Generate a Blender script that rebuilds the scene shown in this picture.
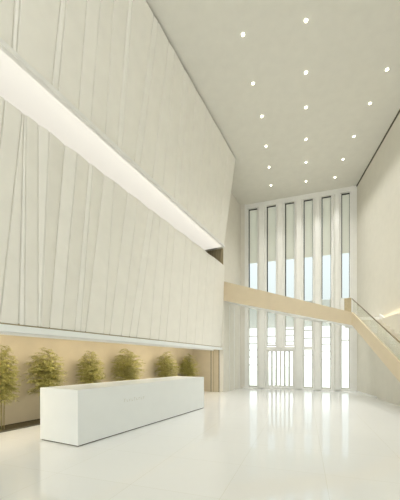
import bpy, bmesh, math, random
from mathutils import Vector, Matrix
C = bpy.context.scene
COL = C.collection
for o in list(bpy.data.objects): bpy.data.objects.remove(o)

# ------------------------------------------------------------------ camera, sky, sun, exposure
EYE, F, HZ, CX = 1.6, 298.0, 361.0, 200.0
cam = bpy.data.cameras.new('camera'); co = bpy.data.objects.new('camera', cam); COL.objects.link(co)
co.location = (0, 0, EYE); co.rotation_euler = (math.radians(90), 0, 0)
cam.sensor_fit = 'HORIZONTAL'; cam.sensor_width = 36; cam.lens = F / 400 * 36
cam.shift_y = (HZ - 250) / 400; cam.shift_x = 0
cam.clip_end = 500; C.camera = co
W = bpy.data.worlds.new('sky'); C.world = W; W.use_nodes = True
nt = W.node_tree; bg = nt.nodes['Background']
tc = nt.nodes.new('ShaderNodeTexCoord'); sx = nt.nodes.new('ShaderNodeSeparateXYZ'); cr = nt.nodes.new('ShaderNodeValToRGB')
nt.links.new(tc.outputs['Generated'], sx.inputs[0]); nt.links.new(sx.outputs['Z'], cr.inputs[0]); nt.links.new(cr.outputs[0], bg.inputs[0])
cr.color_ramp.elements[0].position = 0.04; cr.color_ramp.elements[0].color = (1.35, 1.38, 1.37, 1)
cr.color_ramp.elements[1].position = 0.17; cr.color_ramp.elements[1].color = (0.64, 0.69, 0.69, 1)
for p_, c_ in ((.42, (.78, .86, .88, 1)), (.6, (1.7, 1.75, 1.78, 1))):
    e_ = cr.color_ramp.elements.new(p_); e_.color = c_
# the sky is slightly brighter behind the viewer, raised to fill the room
mr = nt.nodes.new('ShaderNodeMapRange'); mr.inputs[1].default_value = -.7; mr.inputs[2].default_value = .15; mr.inputs[3].default_value = .95; mr.inputs[4].default_value = .86
nt.links.new(sx.outputs['Y'], mr.inputs[0]); nt.links.new(mr.outputs[0], bg.inputs[1])
C.view_settings.view_transform = 'Standard'; C.view_settings.look = 'None'
C.view_settings.exposure = 0.68; C.view_settings.gamma = 1; C.view_settings.use_curve_mapping = False
H = 10.8
SOFFIT_E = 0.40      # luminous soffit strip
LAMP_E = 6.0        # downlight lenses
ALC_E = 8.5
SPOT_W = 125.0      # each downlight         # added warm strip in the planting alcove

# ------------------------------------------------------------------ frames
class Fr:
    def __init__(s, ox, oy, dx, dy, nx, ny):
        L = math.hypot(dx, dy); s.o = Vector((ox, oy, 0)); s.d = Vector((dx/L, dy/L, 0))
        L = math.hypot(nx, ny); s.n = Vector((nx/L, ny/L, 0))
    def P(s, a, n, z): return s.o + s.d*a + s.n*n + Vector((0, 0, z))
    def at_px(s, px, n):                       # station along the frame seen at a pixel column
        k = (px-CX)/F; A = s.o + s.n*n
        return (k*A.y - A.x) / (s.d.x - k*s.d.y)
FL = Fr(1.14, 15.4, .503, 1, 1, -.503)         # left side: s along depth, n into the room
FB = Fr(2.54, 17.6, 1, -.352, -.352, -1)       # window wall: u to the right, n into the room
FR = Fr(8.22, 15.6, .19, 1, -1, .19)           # right wall
FS = Fr(6.47, 12.7, .19, 1, 1, -.19)           # lower stair flight, n towards right wall
FU = Fr(6.47, 12.7, -5.27, 2.6, 2.6, 5.27)     # upper flight, runs to the left wall, n towards window wall
WF = Fr(0, 0, 1, 0, 0, 1)

# ------------------------------------------------------------------ materials
def lin(c): return tuple((v/12.92 if v <= .04045 else ((v+.055)/1.055)**2.4) for v in (x/255 for x in c))
def mat(name, rgb, rough=.6, spec=.3, var=.02, scale=3, coat=0, bump=0, metal=0, raw=False):
    m = bpy.data.materials.new(name); m.use_nodes = True; t = m.node_tree; b = t.nodes['Principled BSDF']
    c = rgb if raw else lin(rgb)
    n = t.nodes.new('ShaderNodeTexNoise'); n.inputs['Scale'].default_value = scale; n.inputs['Detail'].default_value = 4
    g = t.nodes.new('ShaderNodeTexCoord'); t.links.new(g.outputs['Object'], n.inputs['Vector'])
    r = t.nodes.new('ShaderNodeValToRGB'); t.links.new(n.outputs[0], r.inputs[0])
    r.color_ramp.elements[0].position = .3; r.color_ramp.elements[1].position = .7
    r.color_ramp.elements[0].color = tuple(v*(1-var) for v in c)+(1,); r.color_ramp.elements[1].color = tuple(min(1, v*(1+var)) for v in c)+(1,)
    t.links.new(r.outputs[0], b.inputs['Base Color'])
    b.inputs['Roughness'].default_value = rough; b.inputs['Specular IOR Level'].default_value = spec
    b.inputs['Coat Weight'].default_value = coat; b.inputs['Metallic'].default_value = metal
    if bump:
        u = t.nodes.new('ShaderNodeBump'); u.inputs['Strength'].default_value = bump
        t.links.new(n.outputs[0], u.inputs['Height']); t.links.new(u.outputs[0], b.inputs['Normal'])
    return m
def emis(name, rgb, e, base=None):
    m = bpy.data.materials.new(name); m.use_nodes = True; b = m.node_tree.nodes['Principled BSDF']
    b.inputs['Base Color'].default_value = lin(base or rgb)+(1,); b.inputs['Emission Color'].default_value = lin(rgb)+(1,); b.inputs['Emission Strength'].default_value = e
    return m
M = {}
M['ceiling'] = mat('ceiling_paint', (229, 227, 217), .9, .1)
M['clad'] = mat('cladding_panel', (247, 244, 235), .6, .2)
M['plaster'] = mat('cream_plaster', (234, 230, 219), .8, .2)
M['plaster_r'] = mat('cream_plaster_right', (230, 226, 213), .8, .2)
M['fin'] = mat('fin_paint', (245, 244, 238), .6, .3)
M['beige'] = mat('beige_wall', (208, 196, 170), .7, .2, .03)
M['bridge'] = mat('beige_stair_panel', (218, 203, 174), .6, .3)
M['newel'] = mat('newel_wood', (196, 180, 146), .6, .3, .08, 12)
M['white'] = mat('white_paint', (244, 243, 238), .5, .3)
M['counter'] = mat('white_solid_surface', (246, 249, 247), .3, .4, .01)
M['letter'] = mat('pale_grey_lettering', (214, 214, 202), .5)
M['mullion'] = mat('grey_mullion', (186, 184, 170), .5)
M['wordmark'] = mat('faint_lettering', (226, 227, 217), .5)
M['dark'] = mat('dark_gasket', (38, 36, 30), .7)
M['gap'] = mat('gap_shade_and_dark_trim', (100, 96, 82), .9)  # dark tone painted for shade in gaps; plain dark on strips and edging
M['soil'] = mat('dark_soil', (88, 80, 60), .95, .1, .25, 18, bump=.6)
M['slat'] = mat('brown_slats', (178, 165, 135), .7)
M['tread'] = mat('pale_stone_tread', (226, 220, 204), .5)
M['rail'] = mat('handrail_bronze', (140, 126, 98), .35, .5, metal=.6)
M['stem'] = mat('bamboo_stem', (160, 146, 100), .6, .3, .1, 20)
M['plaza'] = mat('plaza_paving', (236, 236, 228), .8)
M['soffit'] = emis('luminous_soffit', (255, 250, 240), SOFFIT_E, (190, 188, 180))
M['lamp'] = emis('lamp_lens', (255, 248, 225), LAMP_E)
M['warm'] = emis('added_warm_strip', (255, 242, 220), ALC_E)
M['cove'] = emis('cove_strip', (255, 238, 205), 5)
def leafmat():
    m = bpy.data.materials.new('bamboo_leaf'); m.use_nodes = True; t = m.node_tree; b = t.nodes['Principled BSDF']
    n = t.nodes.new('ShaderNodeTexNoise'); n.inputs['Scale'].default_value = 9
    g = t.nodes.new('ShaderNodeTexCoord'); t.links.new(g.outputs['Object'], n.inputs['Vector'])
    r = t.nodes.new('ShaderNodeValToRGB'); t.links.new(n.outputs[0], r.inputs[0])
    r.color_ramp.elements[0].position = .35; r.color_ramp.elements[1].position = .65
    r.color_ramp.elements[0].color = lin((174, 170, 94))+(1,); r.color_ramp.elements[1].color = lin((214, 208, 138))+(1,)
    t.links.new(r.outputs[0], b.inputs['Base Color']); b.inputs['Roughness'].default_value = .5
    tr = t.nodes.new('ShaderNodeBsdfTranslucent'); t.links.new(r.outputs[0], tr.inputs[0])
    mx = t.nodes.new('ShaderNodeMixShader'); mx.inputs[0].default_value = .3
    t.links.new(b.outputs[0], mx.inputs[1]); t.links.new(tr.outputs[0], mx.inputs[2]); t.links.new(mx.outputs[0], t.nodes['Material Output'].inputs[0])
    return m
M['leaf'] = leafmat()
def glassmat(name, rgb, mixf, rough=.0, body='ShaderNodeBsdfDiffuse'):      # thin architectural glass: clear with a mirror-like reflection
    m = bpy.data.materials.new(name); m.use_nodes = True; t = m.node_tree; t.nodes.remove(t.nodes['Principled BSDF'])
    a = t.nodes.new('ShaderNodeBsdfTransparent'); a.inputs[0].default_value = rgb+(1,)
    g = t.nodes.new('ShaderNodeBsdfGlossy'); g.inputs['Roughness'].default_value = rough; g.inputs[0].default_value = (1, 1, 1, 1)
    f = t.nodes.new('ShaderNodeFresnel'); f.inputs[0].default_value = 1.3
    x = t.nodes.new('ShaderNodeMixShader'); gm = t.nodes.new('ShaderNodeNewGeometry'); mm = t.nodes.new('ShaderNodeMath'); mm.operation = 'SUBTRACT'; mm.use_clamp = True   # reflect on the outer faces only
    t.links.new(f.outputs[0], mm.inputs[0]); t.links.new(gm.outputs['Backfacing'], mm.inputs[1])
    t.links.new(mm.outputs[0], x.inputs[0]); t.links.new(a.outputs[0], x.inputs[1]); t.links.new(g.outputs[0], x.inputs[2])
    d = t.nodes.new(body); d.inputs[0].default_value = (.84, .85, .81, 1)
    y = t.nodes.new('ShaderNodeMixShader'); y.inputs[0].default_value = mixf
    t.links.new(x.outputs[0], y.inputs[1]); t.links.new(d.outputs[0], y.inputs[2]); t.links.new(y.outputs[0], t.nodes['Material Output'].inputs[0])
    return m
M['glass'] = glassmat('clear_glass', (.97, .99, .98), .0)
M['frost'] = glassmat('frosted_glass', (.86, .87, .84), .35, .0)
M['rail_glass'] = glassmat('balustrade_glass', (.965, .98, .965), .07, .03)
def blindmat():
    m = bpy.data.materials.new('blind_cloth'); m.use_nodes = True; t = m.node_tree; t.nodes.remove(t.nodes['Principled BSDF'])
    d = t.nodes.new('ShaderNodeBsdfDiffuse'); d.inputs[0].default_value = lin((236, 234, 224))+(1,)
    l = t.nodes.new('ShaderNodeBsdfTranslucent'); l.inputs[0].default_value = lin((226, 226, 218))+(1,)
    x = t.nodes.new('ShaderNodeMixShader'); x.inputs[0].default_value = .55
    t.links.new(d.outputs[0], x.inputs[1]); t.links.new(l.outputs[0], x.inputs[2]); t.links.new(x.outputs[0], t.nodes['Material Output'].inputs[0])
    return m
M['blind'] = blindmat()
def floormat():
    m = bpy.data.materials.new('polished_white_tile'); m.use_nodes = True; t = m.node_tree; b = t.nodes['Principled BSDF']
    g = t.nodes.new('ShaderNodeTexCoord'); mp = t.nodes.new('ShaderNodeMapping'); mp.inputs['Rotation'].default_value = (0, 0, math.atan(.352))
    t.links.new(g.outputs['Object'], mp.inputs[0])
    k = t.nodes.new('ShaderNodeTexBrick'); t.links.new(mp.outputs[0], k.inputs[0])
    k.offset = 0; k.inputs['Scale'].default_value = 1; k.inputs['Brick Width'].default_value = 1.2; k.inputs['Row Height'].default_value = 1.2
    k.inputs['Mortar Size'].default_value = .003; k.inputs['Mortar Smooth'].default_value = .3
    k.inputs['Color1'].default_value = lin((245, 246, 244))+(1,); k.inputs['Color2'].default_value = lin((243, 244, 242))+(1,); k.inputs['Mortar'].default_value = lin((228, 228, 218))+(1,)
    t.links.new(k.outputs[0], b.inputs['Base Color']); b.inputs['Roughness'].default_value = .05; b.inputs['IOR'].default_value = 1.6; b.inputs['Specular IOR Level'].default_value = .6
    return m
M['floor'] = floormat()

# ------------------------------------------------------------------ helpers
def link_mesh(name, bm, m, parent=None, smooth=False, bevel=0):
    bmesh.ops.recalc_face_normals(bm, faces=bm.faces)
    lo = Vector((min(v.co.x for v in bm.verts), min(v.co.y for v in bm.verts), min(v.co.z for v in bm.verts)))
    hi = Vector((max(v.co.x for v in bm.verts), max(v.co.y for v in bm.verts), max(v.co.z for v in bm.verts)))
    org = Vector(((lo.x+hi.x)/2, (lo.y+hi.y)/2, lo.z))
    bmesh.ops.translate(bm, verts=bm.verts, vec=-org)
    me = bpy.data.meshes.new(name); bm.to_mesh(me); bm.free(); me.materials.append(M[m] if isinstance(m, str) else m)
    if smooth:
        for p in me.polygons: p.use_smooth = True
    o = bpy.data.objects.new(name, me); COL.objects.link(o)
    o.location = org
    if parent:
        p = parent; off = Vector((0, 0, 0))
        while p: off += p.location; p = p.parent
        o.location = org - off; o.parent = parent
    if bevel:
        b = o.modifiers.new('bevel', 'BEVEL'); b.width = bevel; b.segments = 2; b.limit_method = 'ANGLE'
    return o
def tag(o, label=None, cat=None, group=None, kind=None):
    if label: o['label'] = label
    if cat: o['category'] = cat
    if group: o['group'] = group
    if kind: o['kind'] = kind
    return o
def thing(name, loc, label, cat, group=None):
    e = bpy.data.objects.new(name, None); COL.objects.link(e); e.location = loc; e.empty_display_size = .2
    return tag(e, label, cat, group)
def hexa(bm, pts):                            # 8 points: bottom ring, top ring
    v = [bm.verts.new(p) for p in pts]
    for f in ((0, 1, 2, 3), (4, 5, 6, 7), (0, 1, 5, 4), (1, 2, 6, 5), (2, 3, 7, 6), (3, 0, 4, 7)): bm.faces.new([v[i] for i in f])
def box(bm, fr, a0, a1, n0, n1, z0, z1):
    hexa(bm, [fr.P(a, n, z0) for a, n in ((a0, n0), (a1, n0), (a1, n1), (a0, n1))] + [fr.P(a, n, z1) for a, n in ((a0, n0), (a1, n0), (a1, n1), (a0, n1))])
def B(fr, *boxes):
    bm = bmesh.new()
    for b in boxes: box(bm, fr, *b)
    return bm
def prism(bm, fr, prof, n0, n1):              # prof: list of (a, z), extruded from n0 to n1
    A = [bm.verts.new(fr.P(a, n0, z)) for a, z in prof]; D = [bm.verts.new(fr.P(a, n1, z)) for a, z in prof]
    bm.faces.new(A); bm.faces.new(D)
    for i in range(len(prof)):
        j = (i+1) % len(prof); bm.faces.new((A[i], A[j], D[j], D[i]))
def struct(name, bm, m, parent=None, **k):
    o = link_mesh(name, bm, m, parent, **k)
    if not parent: o['kind'] = 'structure'
    return o
def cyl(bm, c, r, z0, z1, n=24, r1=None):
    r1 = r if r1 is None else r1
    A = [bm.verts.new((c[0]+r*math.cos(t), c[1]+r*math.sin(t), z0)) for t in (2*math.pi*i/n for i in range(n))]
    D = [bm.verts.new((c[0]+r1*math.cos(t), c[1]+r1*math.sin(t), z1)) for t in (2*math.pi*i/n for i in range(n))]
    bm.faces.new(A); bm.faces.new(D)
    for i in range(n): bm.faces.new((A[i], A[(i+1) % n], D[(i+1) % n], D[i]))
def tube(bm, pts, r, n=8):
    rings = []
    for i, p in enumerate(pts):
        d = (pts[min(i+1, len(pts)-1)] - pts[max(i-1, 0)]).normalized()
        u = d.orthogonal().normalized(); w = d.cross(u); rr = r[i] if isinstance(r, (list, tuple)) else r
        rings.append([bm.verts.new(p + (u*math.cos(t)+w*math.sin(t))*rr) for t in (2*math.pi*k/n for k in range(n))])
    for a, b in zip(rings, rings[1:]):
        bridge(bm, a, b)
    bm.faces.new(rings[0]); bm.faces.new(rings[-1])
def bridge(bm, a, b):
    n = len(a); best = min(range(n), key=lambda s: sum((a[i].co-b[(i+s) % n].co).length for i in range(n)))
    for i in range(n): bm.faces.new((a[i], a[(i+1) % n], b[(i+1+best) % n], b[(i+best) % n]))

# ------------------------------------------------------------------ structure: floor, ceiling, right wall
S0 = -25; SE = 2.595; UE = 6.02
def quadslab(pts, z0, z1):
    bm = bmesh.new(); A = [bm.verts.new((x, y, z0)) for x, y in pts]; D = [bm.verts.new((x, y, z1)) for x, y in pts]
    bm.faces.new(A); bm.faces.new(D)
    for i in range(len(pts)):
        j = (i+1) % len(pts); bm.faces.new((A[i], A[j], D[j], D[i]))
    return bm
fp = lambda fr, a, n: tuple(fr.P(a, n, 0))[:2]
fl_out = [fp(FL, S0, -1.9), fp(FL, SE+.25, -1.9), fp(FB, 0, -.35), fp(FB, UE+.2, -.35), fp(FR, -24, -.2)]
struct('floor', quadslab(fl_out, -.1, 0), 'floor')
struct('ceiling', quadslab(fl_out, H, H+.15), 'ceiling')
struct('floor_outside', quadslab([(-30, 19.6), (-8, 19.2), (2.2, 18.05), (8.3, 16.0), (12, 15), (45, 5), (60, 80), (-40, 80)], -.2, -.02), 'plaza')
ra0, ra1 = -24, .35
struct('wall_right', B(FR, (ra0, ra1, -.2, 0, 0, H)), 'plaster_r')
struct('trim_1', B(FR, (ra0, .0, .0, .03, H-.07, H-.001)), 'gap')  # dark strip painted as the shade of a gap under the ceiling
struct('baseboard_right', B(FR, (ra0, 0.0, .0, .012, 0, .05)), 'white')
# projecting lining of the right wall with a light ledge on top
LED_A = FR.at_px(377, .14)
lin_bm = bmesh.new(); box(lin_bm, FR, ra0, LED_A, .0, .10, 0, 3.28); box(lin_bm, FR, ra0, LED_A, .10, .14, 0, 3.34)
struct('wall_right_lining', lin_bm, 'plaster_r')

# left side, far part set back beside the window wall
NS = .12; SS = -.11
struct('wall_left', B(FL, (SS, SE+.2, NS-.25, NS, 0, H)), 'plaster')
struct('wall_left.001', B(FL, (-2.6, SS, NS-.25, NS, 7.35, H)), 'plaster')
struct('wall_left.002', B(FL, (S0, SS, -1.9, -1.67, 0, 2.25)), 'beige')
struct('wall_left.003', B(FL, (S0, .6, -1.9, -1.67, 2.25, H)), 'plaster')
struct('wall_left.004', B(FL, (SS-.02, SS+.18, -1.67, NS-.25, 0, 2.25)), 'beige')
struct('wall_left', B(FL, (SS+.01, SS+.18, -1.67, NS-.25, 2.25, H)), 'plaster')
struct('ceiling_alcove', B(FL, (S0, SS, -1.67, -.02, 2.25, 2.40)), 'white')
struct('trim_2', B(FL, (S0, -.02, -.02, .07, 2.16, 2.295)), 'counter')
struct('trim_14', B(FL, (S0, -.03, -.019, -.004, 2.296, 2.345)), 'slat')  # toned strip stands in for the shadow line above the lip

# ------------------------------------------------------------------ folded cladding
def ray_plane(px, py, n0, z0, k):             # where a sight line meets the leaning face n = n0 + (z-z0)k
    kx = (px-CX)/F; kz = (HZ-py)/F
    f = lambda Y: (Vector((kx*Y, Y, 0)) - FL.o).dot(FL.n) - (n0 + (EYE+kz*Y-z0)*k)
    Y = -f(0)/(f(1)-f(0)); p = Vector((kx*Y, Y, 0))
    return (p-FL.o).dot(FL.d), EYE+kz*Y
def cladding(name, z0, z1, n0, n1, lines, end0, end1, thick, seed, amp, m='clad'):
    k = (n1-n0)/(z1-z0); rows = []
    for pa, pb, off in lines:
        sa, za = ray_plane(*pa, n0, z0, k); sb, zb = ray_plane(*pb, n0, z0, k)
        g = (sb-sa)/(zb-za); rows.append((sa+g*(z0-za), sa+g*(z1-za), off))
    rows.sort()
    rnd = random.Random(seed); s = rows[0][0]; st = rows[0][1]; extra = []
    while s > S0+.8:
        w = rnd.choice((.25, .3, .7, .9, 1.1)); s -= w; st = s + (rows[0][1]-rows[0][0])*rnd.uniform(.5, 1.2)
        extra.append((s, st, rnd.choice((0, .03, .1))))
    rows = sorted(extra + rows)
    rows = [r for i, r in enumerate(rows) if i == 0 or r[0] > rows[i-1][0]+.03]
    for i in range(1, len(rows)):
        if rows[i][1] < rows[i-1][1]+.03: rows[i] = (rows[i][0], rows[i-1][1]+.03, rows[i][2])
    rows = [r for r in rows if r[0] < end0-.05 and r[1] < end1-.05] + [(end0, end1, 0)]
    bm = bmesh.new(); fb, ft, bb, bt = [], [], [], []
    rr = []
    for i, (a, b, o) in enumerate(rows):       # a narrow open joint at every fold
        o *= amp; rr += [(a-.018, b-.018, o), (a, b, o-.038), (a+.018, b+.018, o)] if 0 < i < len(rows)-1 else [(a, b, o)]
    rows = rr
    for a, b, o in rows:
        fb.append(bm.verts.new(FL.P(a, n0+o, z0))); ft.append(bm.verts.new(FL.P(b, n1+o, z1)))
        bb.append(bm.verts.new(FL.P(a, n0-thick, z0))); bt.append(bm.verts.new(FL.P(b, n1-thick, z1)))
    for i in range(len(rows)-1):
        bm.faces.new((fb[i], fb[i+1], ft[i+1], ft[i])); bm.faces.new((bb[i], bb[i+1], bt[i+1], bt[i]))
        bm.faces.new((fb[i], fb[i+1], bb[i+1], bb[i])); bm.faces.new((ft[i], ft[i+1], bt[i+1], bt[i]))
    for j in (0, -1): bm.faces.new((fb[j], ft[j], bt[j], bb[j]))
    return struct(name, bm, m)
T = .10
lower = [((12, 210), (1, 310), 0), ((22, 115), (19, 320), 0.0), ((26, 117), (24, 320), .05), ((38, 126), (38, 321), .03), ((48, 133), (40, 320), .11),
         ((65, 143), (50, 322), .0), ((76, 155), (61, 325), .10), ((89, 163), (75, 325), .02), ((92, 166), (80, 326), .08), ((104, 176), (86, 328), .0),
         ((113, 184), (103, 330), .09), ((127, 193), (110, 330), .02), ((137, 199), (121, 331), .09), ((149, 208), (130, 333), -.01), ((153, 212), (136, 334), .09),
         ((160, 217), (150, 335), .02), ((168, 223), (158, 336), .10), ((175, 228), (166, 338), .0), ((185, 235), (178, 340), .10), ((192, 241), (186, 341), .02),
         ((200, 247), (194, 343), .09), ((208, 253), (202, 344), .01), ((215, 258), (211, 345), .08)]
upper = [((15, 0), (12, 55), .0), ((20, 0), (16, 58), .05), ((61, 0), (51, 95), .0), ((66, 0), (57, 100), .05), ((87, 0), (78, 118), .0), ((100, 0), (90, 128), .05), ((114, 0), (105, 140), .0),
         ((129, 0), (117, 152), -.02), ((132, 0), (121, 155), .05), ((153, 22), (134, 165), .0), ((157, 28), (139, 170), .045), ((168, 47), (152, 182), .0), ((174, 57), (162, 192), .05),
         ((184, 73), (174, 202), -.01), ((188, 80), (178, 206), .045), ((196, 93), (187, 214), .0), ((206, 108), (196, 222), .04), ((213, 120), (204, 229), .0), ((221, 133), (211, 236), .04), ((229, 146), (218, 242), .0)]
lo_c = cladding('wall_left_cladding', 2.33, 6.45, 0.0, .19, lower, -.02, -.12, .12, 3, .42)
up_c = cladding('wall_left_cladding.001', 7.09, H-.10, .54, 1.29, upper, -1.08, -1.54, .15, 8, .3)
struct('trim_3', B(FL, (S0, -1.56, 1.02, 1.16, H-.12, H-.001)), 'gap')  # dark strip in place of the shade between cladding top and ceiling
struct('ceiling_soffit', B(FL, (S0, -1.10, -1.67, .48, 7.10, 7.22)), 'white')
struct('trim_4', B(FL, (S0, -1.08, .50, .60, 7.00, 7.10)), 'white', bevel=.004)
# end closure of the upper volume behind the folded face
cb = bmesh.new(); hexa(cb, [FL.P(-1.22, -1.6, 7.22), FL.P(-1.12, -1.6, 7.22), FL.P(-1.12, .40, 7.22), FL.P(-1.22, .40, 7.22), FL.P(-1.72, -1.6, H), FL.P(-1.62, -1.6, H), FL.P(-1.62, 1.1, H), FL.P(-1.72, 1.1, H)])
struct('wall_left.005', cb, 'plaster')
struct('floor_gallery', B(FL, (S0, SS, -1.67, -.14, 5.2, 5.35)), 'white')
# slatted screen at the end of the gallery
t = thing('slatted_screen', FL.P(-.15, -.7, 6.47), 'brown vertical slat screen in the dark gap at the end of the glowing soffit', 'screen')
link_mesh('backing', B(FL, (-.145, -.125, -1.6, .115, 6.47, 7.34)), 'slat', t)
for i in range(12):
    a = -1.59+.142*i
    link_mesh('slat', B(FL, (-.19, -.145, a, a+.07, 6.47, 7.34)), 'slat', t)

# luminous soffit strip
t = thing('strip_light', FL.P(-8, 0, 7.05), 'long glowing soffit strip running between the upper and lower folded walls', 'light')
link_mesh('diffuser', B(FL, (S0, -1.12, -.90, .49, 7.04, 7.06)), 'soffit', t)
link_mesh('housing', B(FL, (S0, -1.12, -.92, .49, 7.061, 7.085)), 'white', t)

# ------------------------------------------------------------------ window wall
def U(px, n=0): return FB.at_px(px, n)
openings = [(248.3, 257.2), (266.6, 275.8), (285, 294.2), (303.6, 312.8), (321.6, 331.2), (341.4, 350)]
def zat(px, py, n=0):
    p = FB.P(U(px, n), n, 0); return EYE + (HZ-py)/F*p.y
ZT = zat(285, 202.5)                         # head of the windows
ops = [(U(a), U(b)) for a, b in openings]
uL, uR = U(245.8), U(352.4)
struct('wall_back', B(FB, (-.2, uL, -.3, 0, 0, H)), 'plaster')
struct('wall_back.001', B(FB, (uR, UE+.1, -.3, 0, 0, H)), 'fin')
struct('wall_back.002', B(FB, (uL, uR, -.3, 0, ZT, H)), 'fin')
struct('trim_5', B(FB, (uL-.02, uR+.02, .0, .07, ZT+.32, ZT+.42)), 'fin')
struct('trim_6', B(FB, (uL-.06, uL+.03, .0, .05, 0, ZT+.42)), 'fin')
struct('trim_7', B(FB, (uR-.03, uR+.06, .0, .05, 0, ZT+.42)), 'fin')
struct('baseboard_back', B(FB, (0.02, UE-.02, -.28, .025, 0, .09)), 'white')
# fins between the windows
edges = [(uL, ops[0][0])] + [(ops[i][1], ops[i+1][0]) for i in range(5)] + [(ops[5][1], uR)]
where = ['leftmost, beside the left wall', 'second from the left, left of the glazed doors', 'its foot standing above the glazed doors',
         'fourth from the left, right of the glazed doors', 'fifth from the left', 'sixth from the left, wide and grooved', 'rightmost, next to the right wall']
DZ = zat(285, 347.5)                         # lintel over the doors
for i, (a, b) in enumerate(edges):
    z0 = DZ if i == 2 else .09
    t = thing('window_fin', FB.P((a+b)/2, 0, z0), 'tall cream vertical window wall fin, ' + where[i], 'fin', 'fins of the window wall')
    w = b-a
    link_mesh('post', B(FB, (a, b, -.28, -.02, z0, ZT)), 'fin', t)
    if w > .2:
        link_mesh('blade', B(FB, (a+w*.22, b-w*.22, -.02, .16, z0, ZT-.05)), 'fin', t, bevel=.01)
        if i == 5:
            link_mesh('groove', B(FB, (a+w*.30, a+w*.36, .16, .175, z0, ZT-.1)), 'letter', t)
        
# windows: frame, gasket, glass, transoms, blind, frosted pane
BL = zat(285, 259)                           # bottom of the blinds
for i, (a, b) in enumerate(ops):
    z0 = DZ+.10 if i in (1, 2) else .09
    w = tag(bpy.data.objects.new('window_%d' % (i+1), None), kind='structure'); COL.objects.link(w); w.location = FB.P((a+b)/2, -.2, z0)
    f = .035
    bm = B(FB, (a, a+f, -.24, -.16, z0, 5.0), (b-f, b, -.24, -.16, z0, 5.0), (a+f, b-f, -.24, -.16, z0, z0+.06))
    link_mesh('window_frame', bm, 'mullion', w)
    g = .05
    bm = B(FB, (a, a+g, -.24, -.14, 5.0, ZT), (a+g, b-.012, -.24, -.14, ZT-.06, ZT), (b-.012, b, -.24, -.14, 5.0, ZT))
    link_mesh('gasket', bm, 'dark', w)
    link_mesh('glass', B(FB, (a+f, b-.02, -.205, -.195, z0+.06, ZT-.06)), 'glass', w)
    link_mesh('blind', B(FB, (a+g+.003, b-.015, -.150, -.146, BL, ZT-.06)), 'blind', w)
    link_mesh('frosted_pane', B(FB, (a+f, b-f, -.19, -.182, zat(285, 327), 4.95)), 'frost', w)
    ys = {0: (336, 343.5, 350, 357, 365), 1: (336, 343), 2: (329, 335, 341), 3: (330, 338, 355), 4: (337, 344, 351, 359), 5: (340,)}[i]
    for y in ys:
        z = zat((openings[i][0]+openings[i][1])/2, y)
        link_mesh('transom', B(FB, (a+f, b-f, -.23, -.17, z-.022, z+.022)), 'mullion', w)
    if i == 3:
        link_mesh('transom', B(FB, (a+.002, b-.002, -.2, .03, DZ-.14, DZ+.04)), 'fin', w)
# entrance doors
da, db = U(266.4), U(294.6)
dr = tag(bpy.data.objects.new('door_1', None), kind='structure'); COL.objects.link(dr); dr.location = FB.P((da+db)/2, -.1, .09)
link_mesh('door_frame', B(FB, (da+.005, db-.005, -.24, .03, DZ-.14, DZ+.04), (da+.005, da+.06, -.24, -.08, .09, DZ-.14), (db-.06, db-.005, -.24, -.08, .09, DZ-.14)), 'fin', dr)
dw = (db-da-.12)/2
for j in range(2):
    x0 = da+.06+j*dw; x1 = x0+dw; s = .05
    leaf = link_mesh('door_leaf', B(FB, (x0+.003, x0+s, -.2, -.12, .10, DZ-.145), (x1-s, x1-.003, -.2, -.12, .10, DZ-.145), (x0+s, x1-s, -.2, -.12, .10, .2), (x0+s, x1-s, -.2, -.12, DZ-.21, DZ-.145)), 'fin', dr)
    link_mesh('glass', B(FB, (x0+s, x1-s, -.165, -.155, .2, DZ-.21)), 'glass', leaf)
    for q in (1, 2):
        xx = x0+dw*q/3
        link_mesh('glazing_bar', B(FB, (xx-.04, xx+.04, -.19, -.10, .2, DZ-.21)), 'mullion', leaf)
# pilaster strips on the set-back left wall and the return beside the alcove
for k, (px, zt) in enumerate(((229.5, 4.6), (234, 4.6), (239, 4.6))):
    s = FL.at_px(px, NS); struct('trim_%d' % (8+k), B(FL, (s-.03, s+.03, NS, NS+.02, 0.0, zt)), 'fin')
FRt = Fr(*tuple(FL.P(SS-.02, 0, 0))[:2], 1, -.503, -.503, -1)
for k, px in enumerate((211, 213.5, 219)):
    s = FRt.at_px(px, .01); struct('trim_%d' % (11+k), B(FRt, (s-.015, s+.015, 0, .015, 0, 2.25)), 'gap' if k != 1 else 'slat')

# ------------------------------------------------------------------ staircase with landing
st = thing('staircase', (6.47, 12.7, 0), 'beige staircase crossing the window wall and turning down along the right wall', 'staircase')
LU = FU_len = 5.90
NW = 1.2
def uz(px, py):                              # height on the upper flight's face
    a = FU.at_px(px, 0); p = FU.P(a, 0, 0); return a, EYE+(HZ-py)/F*p.y
(aT, zT1), (aB, zB1) = uz(224, 281.3), uz(224, 300.5)
zT0, zB0 = EYE+48.8/F*12.7, EYE+36/F*12.7
LU = aT+.02
bm = bmesh.new(); prism(bm, FU, [(0, zB0), (LU, zB1), (LU, zT1), (0, zT0)], 0, .09)
up = link_mesh('parapet', bm, 'bridge', st)
bm = bmesh.new(); prism(bm, FU, [(1.3, zB0+.28), (LU, zB1+.02), (LU, zT1), (1.3, zT0+.4)], NW-.08, NW)
link_mesh('parapet', bm, 'white', st)
bm = bmesh.new(); prism(bm, FU, [(0.02, zB0+.02), (LU, zB1+.02), (LU, zB1+.16), (0.02, zB0+.14)], .09, NW-.08)
link_mesh('soffit', bm, 'white', st)
nst = 11
for i in range(nst):
    a0 = 1.2+(LU-1.2)*i/nst; a1 = 1.2+(LU-1.2)*(i+1)/nst; z = zB0+.2+(zB1-zB0)*(a1/LU)
    link_mesh('tread', B(FU, (a0, a1, .091, NW-.081, z-.14, z)), 'tread', st)
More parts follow.
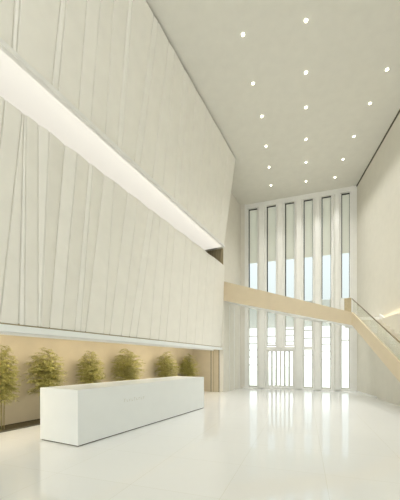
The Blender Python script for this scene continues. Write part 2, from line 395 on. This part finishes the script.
# lower flight
LA = FS.at_px(400, 0); za, zb = EYE-2/F*FS.P(LA, 0, 0).y, EYE-21.6/F*FS.P(LA, 0, 0).y
kT, kB = (zT0-za)/(-LA), (zB0-zb)/(-LA)
endT = -(zT0-.25)/kT; fB = -zB0/kB
def sx_(a): return zT0+kT*a
NR = 1.12
bm = bmesh.new(); prism(bm, FS, [(0, zB0), (0, zT0), (endT, .25), (endT, 0), (fB, 0)], 0, .08)
link_mesh('stringer', bm, 'bridge', st)
bm = bmesh.new(); prism(bm, FS, [(0, zB0), (0, zT0-.1), (endT, .15), (endT, 0), (fB, 0)], NR-.05, NR)
link_mesh('stringer', bm, 'white', st)
bm = bmesh.new(); prism(bm, FS, [(0, zB0+.01), (0, zB0+.08), (fB+.15, .01), (fB+.02, .01)], .081, NR-.051)
link_mesh('soffit', bm, 'white', st)
LZ = zT0-.22
nt_ = 19
for i in range(nt_):
    z = LZ*(i+1)/(nt_+1); a1 = endT*(1-(i+1)/nt_)+.0; a0 = endT*(1-i/nt_)
    link_mesh('tread', B(FS, (a0, a1, .081, NR-.051, max(z-.2, 0.02), z)), 'tread', st)
# landing: carries both flights in the corner
link_mesh('landing', B(FS, (.0, 1.35, .081, NR, zB0+.02, LZ)), 'white', st)
# newel box on the landing
na = 0.12
bm = bmesh.new()
a0, a1 = FU.at_px(351.3, .10), FU.at_px(342.2, .10)
zn = EYE+62.5/F*FU.P(a1, .1, 0).y
a1 = FU.at_px(344.3, .10)
bx = link_mesh('newel_box', B(FU, (a0, a1, .095, .50, zT0-.2, zn)), 'newel', st, bevel=.008)
link_mesh('newel_lining', B(FU, (a1+.002, a1+.15, .08, .52, zT0-.2, zn+.01)), 'white', st)
# glass balustrade and handrail of the lower flight
RH = .54
npan = 5
edges_a = [0.05]
aj = FS.at_px(386, .04)
edges_a = [0.02, aj]; 
while edges_a[-1] > endT+1.0: edges_a.append(max(edges_a[-1]-1.6, endT+.1))
for p, q in zip(edges_a, edges_a[1:]):
    bm = bmesh.new(); prism(bm, FS, [(p-.01, sx_(p)+.01), (q+.01, sx_(q)+.01), (q+.01, sx_(q)+RH-.03), (p-.01, sx_(p)+RH-.03)], .035, .047)
    tag(link_mesh('glass_panel', bm, 'rail_glass', st), 'clear greenish glass panel')
bm = bmesh.new(); tube(bm, [FS.P(.12, .041, sx_(.12)+RH), FS.P(endT+.05, .041, sx_(endT+.05)+RH)], .022, 10)
tag(link_mesh('handrail', bm, 'rail', st, smooth=True), 'thin bronze handrail')

# ------------------------------------------------------------------ lights
dl = [(243, 34), (253, 83), (262, 116), (266, 146), (269, 167), (271, 185), (306, 20), (306, 72), (306, 107), (306, 139), (306, 162), (306, 181),
      (387, 69), (370, 103), (354, 136), (343, 159), (335, 177)]
rows_ = ['left row'] * 6 + ['middle row'] * 6 + ['right row'] * 5
idx = [1, 2, 3, 4, 5, 6]*2 + [1, 2, 3, 4, 5]
ords = {1: 'nearest the viewer', 2: 'second from the near end', 3: 'third from the near end', 4: 'fourth from the near end', 5: 'fifth from the near end', 6: 'nearest the window wall'}
for (px, py), r, n in zip(dl, rows_, idx):
    Y = F*(H-EYE)/(HZ-py); x = (px-CX)/F*Y
    o_ = 'nearest the window wall' if (n == 5 and r == 'right row') else ords[n]
    t = thing('ceiling_downlight', (x, Y, H-.02), 'small round recessed ceiling downlight, %s of the %s' % (o_, r), 'light', 'ceiling downlights')
    bm = bmesh.new(); cyl(bm, (x, Y), .055, H-.012, H-.001, 24, .06)
    link_mesh('trim_ring', bm, 'white', t)
    bm = bmesh.new(); cyl(bm, (x, Y), .038, H-.03, H-.0125, 20, .042)
    link_mesh('lens', bm, 'lamp', t)
    ld = bpy.data.lights.new('downlight_beam', 'SPOT'); ld.energy = SPOT_W; ld.spot_size = math.radians(92); ld.spot_blend = 1.0
    ld.color = (1, .993, .975); ld.shadow_soft_size = .06; lo_ = bpy.data.objects.new('downlight_beam', ld); COL.objects.link(lo_)
    lo_.location = (0, 0, -.045); lo_.parent = t
# cove light on the ledge of the right wall lining
t = thing('wall_light', FR.P(LED_A-1, .05, 3.29), 'bright linear light washing up the right wall above the ledge beside the staircase', 'light')
link_mesh('housing', B(FR, (LED_A-3.4, LED_A-.1, .02, .09, 3.282, 3.30)), 'white', t)
link_mesh('lamp_tube', B(FR, (LED_A-3.3, LED_A-.15, .03, .08, 3.301, 3.315)), 'cove', t)
# warm strip added to brighten the alcove, unseen behind the lower lip
t = thing('strip_light', FL.P(-8, -.3, 2.2), 'unseen warm light strip added under the alcove ceiling to brighten the beige wall', 'light')
link_mesh('housing', B(FL, (S0, -1.0, -.060, -.03, 2.105, 2.248)), 'white', t)
bm = bmesh.new()
f4 = [(-.062, 2.16), (-.215, 2.243), (-.22, 2.248), (-.062, 2.248)]
va = [bm.verts.new(FL.P(S0, n, z)) for n, z in f4]; vb = [bm.verts.new(FL.P(-1.0, n, z)) for n, z in f4]
bm.faces.new(va); bm.faces.new(vb)
for i in range(4): bm.faces.new((va[i], va[(i+1) % 4], vb[(i+1) % 4], vb[i]))
link_mesh('diffuser', bm, 'warm', t)

# ------------------------------------------------------------------ reception counter
FC = Fr(-2.27, 5.54, 2.406, 4.60, 4.60, -2.406)   # a along the front, n towards the viewer side
CL = 5.19; CW = 1.10; CH = 1.06
t = thing('reception_counter', FC.P(CL/2, -CW/2, 0), 'long white monolithic reception counter standing on the glossy floor in front of the shrubs', 'counter')
link_mesh('plinth', B(FC, (.02, CL-.02, -CW+.02, -.02, 0, .03)), 'gap', t)
link_mesh('end_panel', B(FC, (0, .04, -CW, 0, .022, CH-.03)), 'counter', t)
link_mesh('end_panel', B(FC, (CL-.04, CL, -CW, 0, .022, CH-.03)), 'counter', t)
link_mesh('front_panel', B(FC, (.04, CL-.04, -.04, 0, .022, CH-.03)), 'counter', t)
link_mesh('back_panel', B(FC, (.04, CL-.04, -CW, -CW+.04, .022, CH-.03)), 'counter', t)
link_mesh('countertop', B(FC, (0, CL, -CW, 0, CH-.03, CH)), 'counter', t)
a_, b_ = FC.at_px(124, 0), FC.at_px(145, 0)
zl = EYE - (399-HZ)/F*FC.P((a_+b_)/2, 0, 0).y
n_ = 9
for i in range(n_):                            # small illegible raised wordmark
    bm = bmesh.new(); w = (b_-a_)/n_; x0 = a_+i*w; h = .055 if i not in (0, 4) else .075; z = zl-.03; x1 = x0+w*.62
    st_ = {0: (0, 1), 1: (0, 2), 2: (0, 1, 3), 3: (0, 3), 4: (0, 1, 2), 5: (0, 3), 6: (0, 1), 7: (0, 2), 8: (0, 1, 3)}[i]
    P_ = [(x0+.01, z), (x0+.022, z), (x0+.022, z+h-.012), (x1, z+h-.012), (x1, z+h), (x0+.01, z+h)] if 1 in st_ else [(x0+.01, z), (x1, z), (x1, z+.012), (x0+.022, z+.012), (x0+.022, z+h), (x0+.01, z+h)]
    prism(bm, FC, P_, 0, .003)
    tag(link_mesh('letter', bm, 'wordmark', t), 'small pale grey lettering')

# ------------------------------------------------------------------ planting bed and shrubs
PB0, PB1 = -1.665, -1.05
t = thing('planting_bed', FL.P(-8, -1.4, 0), 'long low planting bed of dark soil at the foot of the beige wall', 'planter')
tag(link_mesh('soil', B(FL, (S0+1, -.25, PB0+.02, PB1-.03, .0, .03)), 'soil', t), kind='stuff')
link_mesh('edging', B(FL, (S0+1, -.25, PB1-.03, PB1, 0, .03)), 'gap', t)
def leaf(bm, p, d, L, w, rnd):
    u = d.cross(Vector((0, 0, 1)));  u = (u if u.length > .05 else Vector((1, 0, 0))).normalized()
    u = (u + Vector((0, 0, rnd.uniform(-.6, .6)))).normalized()
    q = p + d*L*.45 + Vector((0, 0, .008)); e = p + d*L + Vector((0, 0, -L*.18))
    v = [bm.verts.new(x) for x in (p, q+u*w, e, q-u*w)]
    bm.faces.new(v)
def shrub(px, top_py, width_px, seed, label):
    rnd = random.Random(seed); n = -1.18
    a = FL.at_px(px, n); base = FL.P(a, n, .031); top = EYE + (HZ-top_py)/F*base.y; R = width_px/2/F*base.y
    t = thing('bamboo_shrub', base, label, 'shrub', 'bamboo shrubs behind the counter')
    sb = bmesh.new(); lb = bmesh.new(); Ht = top-.03; zlow = .86*min(1, Ht/1.9)
    clamp = .44
    def squash(p):                             # keep the crown off the wall behind
        d = (p-base).dot(FL.n)
        if d < -.0: p = p - FL.n*(d - max(d*.75, -clamp))
        return p
    for k in range(7):
        th = rnd.uniform(0, 2*math.pi); sp = rnd.uniform(.05, .38)*R; hh = (Ht-.04)*(1 - .28*(k/6)) if k else Ht-.03; sp *= .3 if k == 0 else 1
        b0 = base + Vector((math.cos(th), math.sin(th), 0))*rnd.uniform(.01, .06)
        b0.z = base.z
        pts = [squash(b0 + Vector((math.cos(th)*sp*f**2, math.sin(th)*sp*f**2, hh*f))) for f in (0, .2, .4, .6, .8, 1)]
        tube(sb, pts, [.006, .006, .005, .005, .004, .002], 5)
        nb = 46
        for j in range(nb):
            f = zlow/Ht + (1-zlow/Ht)*j/(nb-1)
            i0 = min(int(f*5), 4); p = pts[i0].lerp(pts[i0+1], f*5-i0)
            ph = rnd.uniform(0, 2*math.pi)
            # oval crown profile: narrow foot, widest at mid height, rounded top
            g = (p.z-base.z-zlow)/(Ht-zlow); g = min(max(g, 0), 1)
            rad = 1.08*R*(math.sin(math.pi*min(1, g*.68+.27))**.8)
            d = Vector((math.cos(ph), math.sin(ph), rnd.uniform(-.12, .35))).normalized()
            Lb = max(.05, rad*rnd.uniform(.55, 1.0) - (Vector((p.x, p.y, 0))-Vector((base.x, base.y, 0))).dot(Vector((d.x, d.y, 0))))
            mid = p + d*Lb*.5 + Vector((0, 0, .02)); e = p + d*Lb + Vector((0, 0, -.02))
            tube(sb, [squash(p), squash(mid), squash(e)], [.003, .002, .001], 3)
            nl = int(9+Lb*44)
            for m in range(nl):
                u = (m+rnd.random())/nl; q = p.lerp(mid, u*2) if u < .5 else mid.lerp(e, u*2-1)
                q = squash(q); a2 = ph + rnd.choice((-1, 1))*rnd.uniform(.2, 1.0)
                dd = Vector((math.cos(a2), math.sin(a2), rnd.uniform(-.3, .35))).normalized()
                L = rnd.uniform(.08, .14)
                if (q+dd*L-base).dot(FL.n) < -clamp-.02: dd = dd - FL.n*dd.dot(FL.n); dd = dd.normalized() if dd.length > .1 else FL.d.copy()
                leaf(lb, q, dd, L, .0075, rnd)
    link_mesh('stem', sb, 'stem', t, smooth=True); 
    o = link_mesh('foliage', lb, 'leaf', t)
for a in ((2, 345, 30, 1, 'leafy olive green bamboo shrub cut by the left edge of the view'),
          (46, 348, 38, 2, 'leafy olive green bamboo shrub behind the near end of the white counter'),
          (90, 351, 29, 3, 'smallish olive green bamboo shrub, second along the counter from its near end'),
          (127, 348.5, 35, 4, 'leafy olive green bamboo shrub behind the middle of the white counter'),
          (166.5, 352, 27, 5, 'olive green bamboo shrub behind the counter, left one of the close pair'),
          (189, 354, 23, 6, 'olive green bamboo shrub behind the counter end, right one of the close pair')):
    shrub(*a)
